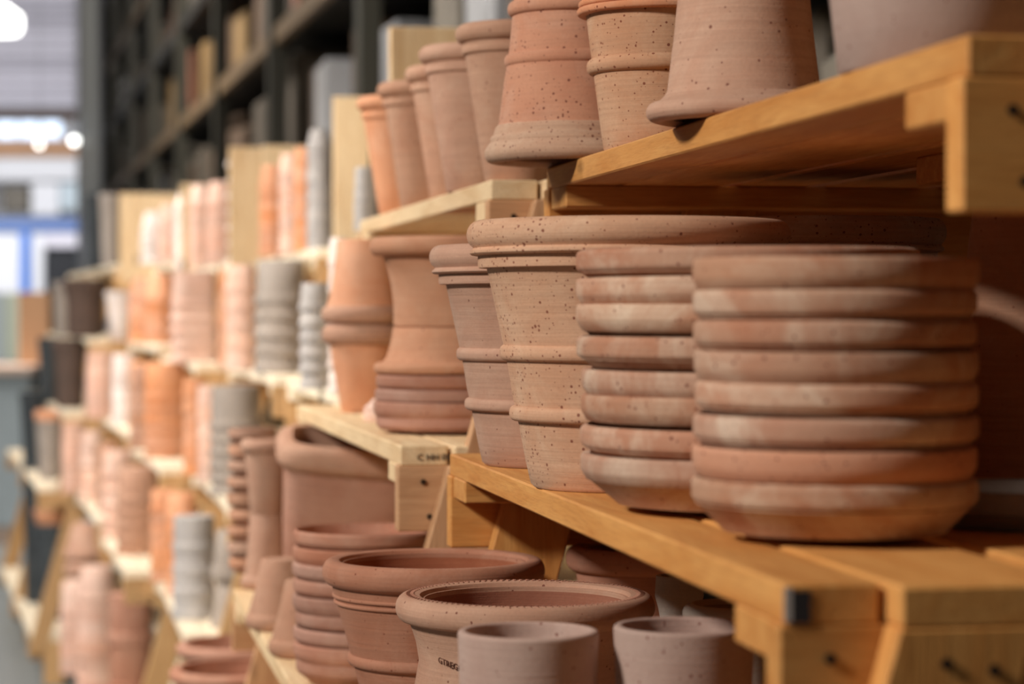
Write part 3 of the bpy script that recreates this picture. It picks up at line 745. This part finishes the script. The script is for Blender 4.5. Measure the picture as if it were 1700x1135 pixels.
nested('bright orange pot in the nearer fourth shelf column', g3, 300, 6.2, U4, 3, 24, 818, 7, 'orange', taper=.84)
nested('blue grey pot in front of the bright orange columns', g3, 322, 5.72, U4, 3, 34, 856, 4, 'grey', taper=.92)
nested('tall dark greige pot right of the blue grey stack', g3, 382, 5.55, U4, 3, 30, 880, 2, 'greige', taper=.7)
# stand 5
h0 = 'stacks on the top shelf of the middle stand'
nested('ridged pink pot, right column of the middle stand', h0, 366, 7.2, U5, 0, 22, 302, 13, 'pink', taper=.7)
nested('ridged pink pot, left column of the middle stand', h0, 335, 7.7, U5, 0, 21, 308, 12, 'pink', taper=.7)
nested('white pot in front of the upright board', h0, 395, 7.0, U5, 0, 17, 248, 7, 'white', taper=.5)
nested('whitish pot left of the ridged pink columns', h0, 308, 8.05, U5, 0, 17, 322, 6, 'white', taper=.6)
h1 = 'stacks on the second shelf of the middle stand'
nested('broad pale pink square pot on the second shelf', h1, 322, 7.15, U5, 1, 36, 450, 5, 'pink', taper=.86, square=4)
nested('orange pot behind the broad pale pink stack', h1, 357, 7.45, U5, 1, 18, 458, 5, 'orange', taper=.88, xoff=.05)
h2 = 'stacks on the third shelf of the middle stand'
nested('broad orange terracotta pot on the third shelf', h2, 276, 7.25, U5, 2, 36, 602, 6, 'orange', taper=.86)
nested('orange brown pot behind the broad orange stack', h2, 238, 7.7, U5, 2, 22, 606, 6, 'terra', taper=.86)
h3 = 'stacks on the fourth shelf of the middle stand'
nested('rose brown pot in the nearer fourth shelf column', h3, 228, 7.25, U5, 3, 34, 775, 5, 'terra', taper=.86)
nested('dull pink pot in the farther fourth shelf column', h3, 196, 7.75, U5, 3, 25, 748, 5, 'pink', taper=.86)
h4 = 'pots on the bottom shelf of the middle stand'
nested('tall brown cylinder pot on the bottom shelf', h4, 216, 7.3, U5, 4, 36, 985, 3, 'terra_red', taper=.92)
nested('ridged pink pot beside the tall brown cylinder', h4, 160, 7.9, U5, 4, 32, 940, 12, 'pink', taper=.7)
# stand 6
k0 = 'stacks on the top shelf of the stand next to the dark pots'
nested('white rounded pot at the left end', k0, 254, 9.0, U6, 0, 19, 352, 5, 'white', taper=.6)
nested('pale pink pot in the top shelf column', k0, 280, 8.6, U6, 0, 17, 340, 7, 'pink', taper=.7)
nested('white pot near the joint of two shelves', k0, 268, 9.2, U6, 0, 15, 330, 5, 'white', taper=.6, xoff=.08)
nested('pink pot right of the pale pink column', k0, 302, 8.35, U6, 0, 15, 335, 7, 'pink', taper=.7)
k1 = 'pots on the second shelf of the stand next to the dark pots'
nested('small whitish bowl shaped pot next to the dark trapezoid pot', k1, 200, 9.35, U6, 1, 24, 484, 1, 'white', up=True, taper=.6)
nested('rounded orange pot in the farther column', k1, 238, 8.9, U6, 1, 24, 462, 5, 'orange', taper=.66)
nested('rounded orange pot in the nearer column', k1, 266, 8.55, U6, 1, 26, 455, 5, 'orange', taper=.66)
k2 = 'stacks on the third shelf of the stand next to the dark pots'
nested('finely ridged pink pot at the left end', k2, 168, 9.2, U6, 2, 24, 584, 13, 'pink', taper=.9)
nested('pale rose pot right of the finely ridged column', k2, 206, 8.65, U6, 2, 20, 588, 5, 'white', taper=.86)
nested('terracotta pot behind the pale rose column', k2, 232, 8.4, U6, 2, 18, 600, 5, 'orange', taper=.86)
k3 = 'stacks on the fourth shelf of the stand next to the dark pots'
nested('finely ridged pot, far left fourth shelf', k3, 122, 9.25, U6, 3, 19, 702, 12, 'pink', taper=.9)
nested('whitish pink pot beside the finely ridged column', k3, 152, 8.85, U6, 3, 18, 716, 4, 'pink', taper=.86)
nested('pink pot at the near end of the fourth shelf', k3, 180, 8.4, U6, 3, 19, 735, 4, 'terra', taper=.86)
k4 = 'stacks on the bottom shelf of the stand next to the dark pots'
nested('rounded terracotta pot above the ridged columns', k4, 140, 9.1, U6, 4, 33, 868, 7, 'terra', taper=.55)
nested('stacked pale ridged pot, low at left', k4, 128, 8.5, U6, 4, 27, 965, 12, 'pink', taper=.85)
# stand 7: dark pots
def dark_pot(label, px, d, k, rpx, top, mt, taper=.68, rim=None):
    x, y = at(px, d); z = U7.z(k); r = rpx/F*d; h = zz(top, d)-z
    P = [('body', wall([(r*taper, 0), (r*taper, .003), (r*.95, h-.02), (r*.96, h-.004)], r, h, .012), mt), ('rim', ring(r*.86, r, h-.045, h, .3), rim or mt)]
    build_pot('dark_planter', label, 'planter', (x, y, z), P, seg=40, group='dark planters on the farthest stand')
dark_pot('slate grey planter in front of the rack post', 160, 10.4, 0, 17, 322, 'charcoal', .75)
dark_pot('taupe planter right of the slate grey one', 183, 9.9, 0, 18, 322, 'greige', .75)
dark_pot('very dark brown flared planter under the top shelf', 142, 9.85, 1, 38, 463, 'brown', .6)
dark_pot('greige planter left of the very dark brown one', 106, 10.4, 1, 18, 468, 'greige', .8)
dark_pot('dark taupe planter on the third shelf', 116, 9.9, 2, 30, 562, 'brown', .6)
dark_pot('charcoal planter left of the dark taupe one', 80, 10.5, 2, 17, 560, 'charcoal', .7)
dark_pot('charcoal planter on the fourth shelf, far left', 54, 10.5, 3, 22, 650, 'charcoal', .7)
dark_pot('grey brown planter with an orange rim', 82, 9.9, 3, 24, 680, 'greige', .7, 'orange')
dark_pot('tall charcoal planter on the bottom shelf, far left', 58, 10.5, 4, 22, 765, 'charcoal', .7)
dark_pot('big dark grey planter holding an orange saucer', 88, 9.95, 4, 31, 870, 'charcoal', .72)
x, y = at(88, 9.95)
o = link('saucer', lathe(saucer_prof(.083, .06, .85), 40), M['orange'], None, (x, y, zz(870, 9.95)+.002)); tag(o, 'bright orange saucer lying on the big dark grey planter', 'saucer')

# ---------------------------------------------------------------- small marks on the near stand
def patch(parent_root, x0, x1, z0_, z1_, yoff, mat, name):
    o = link(name, box_mesh(x1-x0, .0008, z1_-z0_, 0), M[mat], parent_root, ((x0+x1)/2, yoff, (z0_+z1_)/2)); return o
patch(U1.root, -.1+.004, -.1+.014, z1-.021, z1-.004, -.0006, 'ink', 'paint_mark')
patch(U1.root, -.1-.0005, -.1+.004, z1-.020, z1-.002, -.0007, 'paint_w', 'paint_mark')
cu = bpy.data.curves.new('stamp', 'FONT'); cu.body = 'C HH 0EBF'; cu.size = .010; cu.extrude = .0002
tmp = bpy.data.objects.new('tmp', cu); C.objects.link(tmp)
me = bpy.data.meshes.new_from_object(tmp.evaluated_get(bpy.context.evaluated_depsgraph_get())); bpy.data.objects.remove(tmp)
o = link('stamp', me, M['ink'], U2.root, (-.1+.018, -.0012, U2.z(1)-.0165), (R(90), 0, 0))
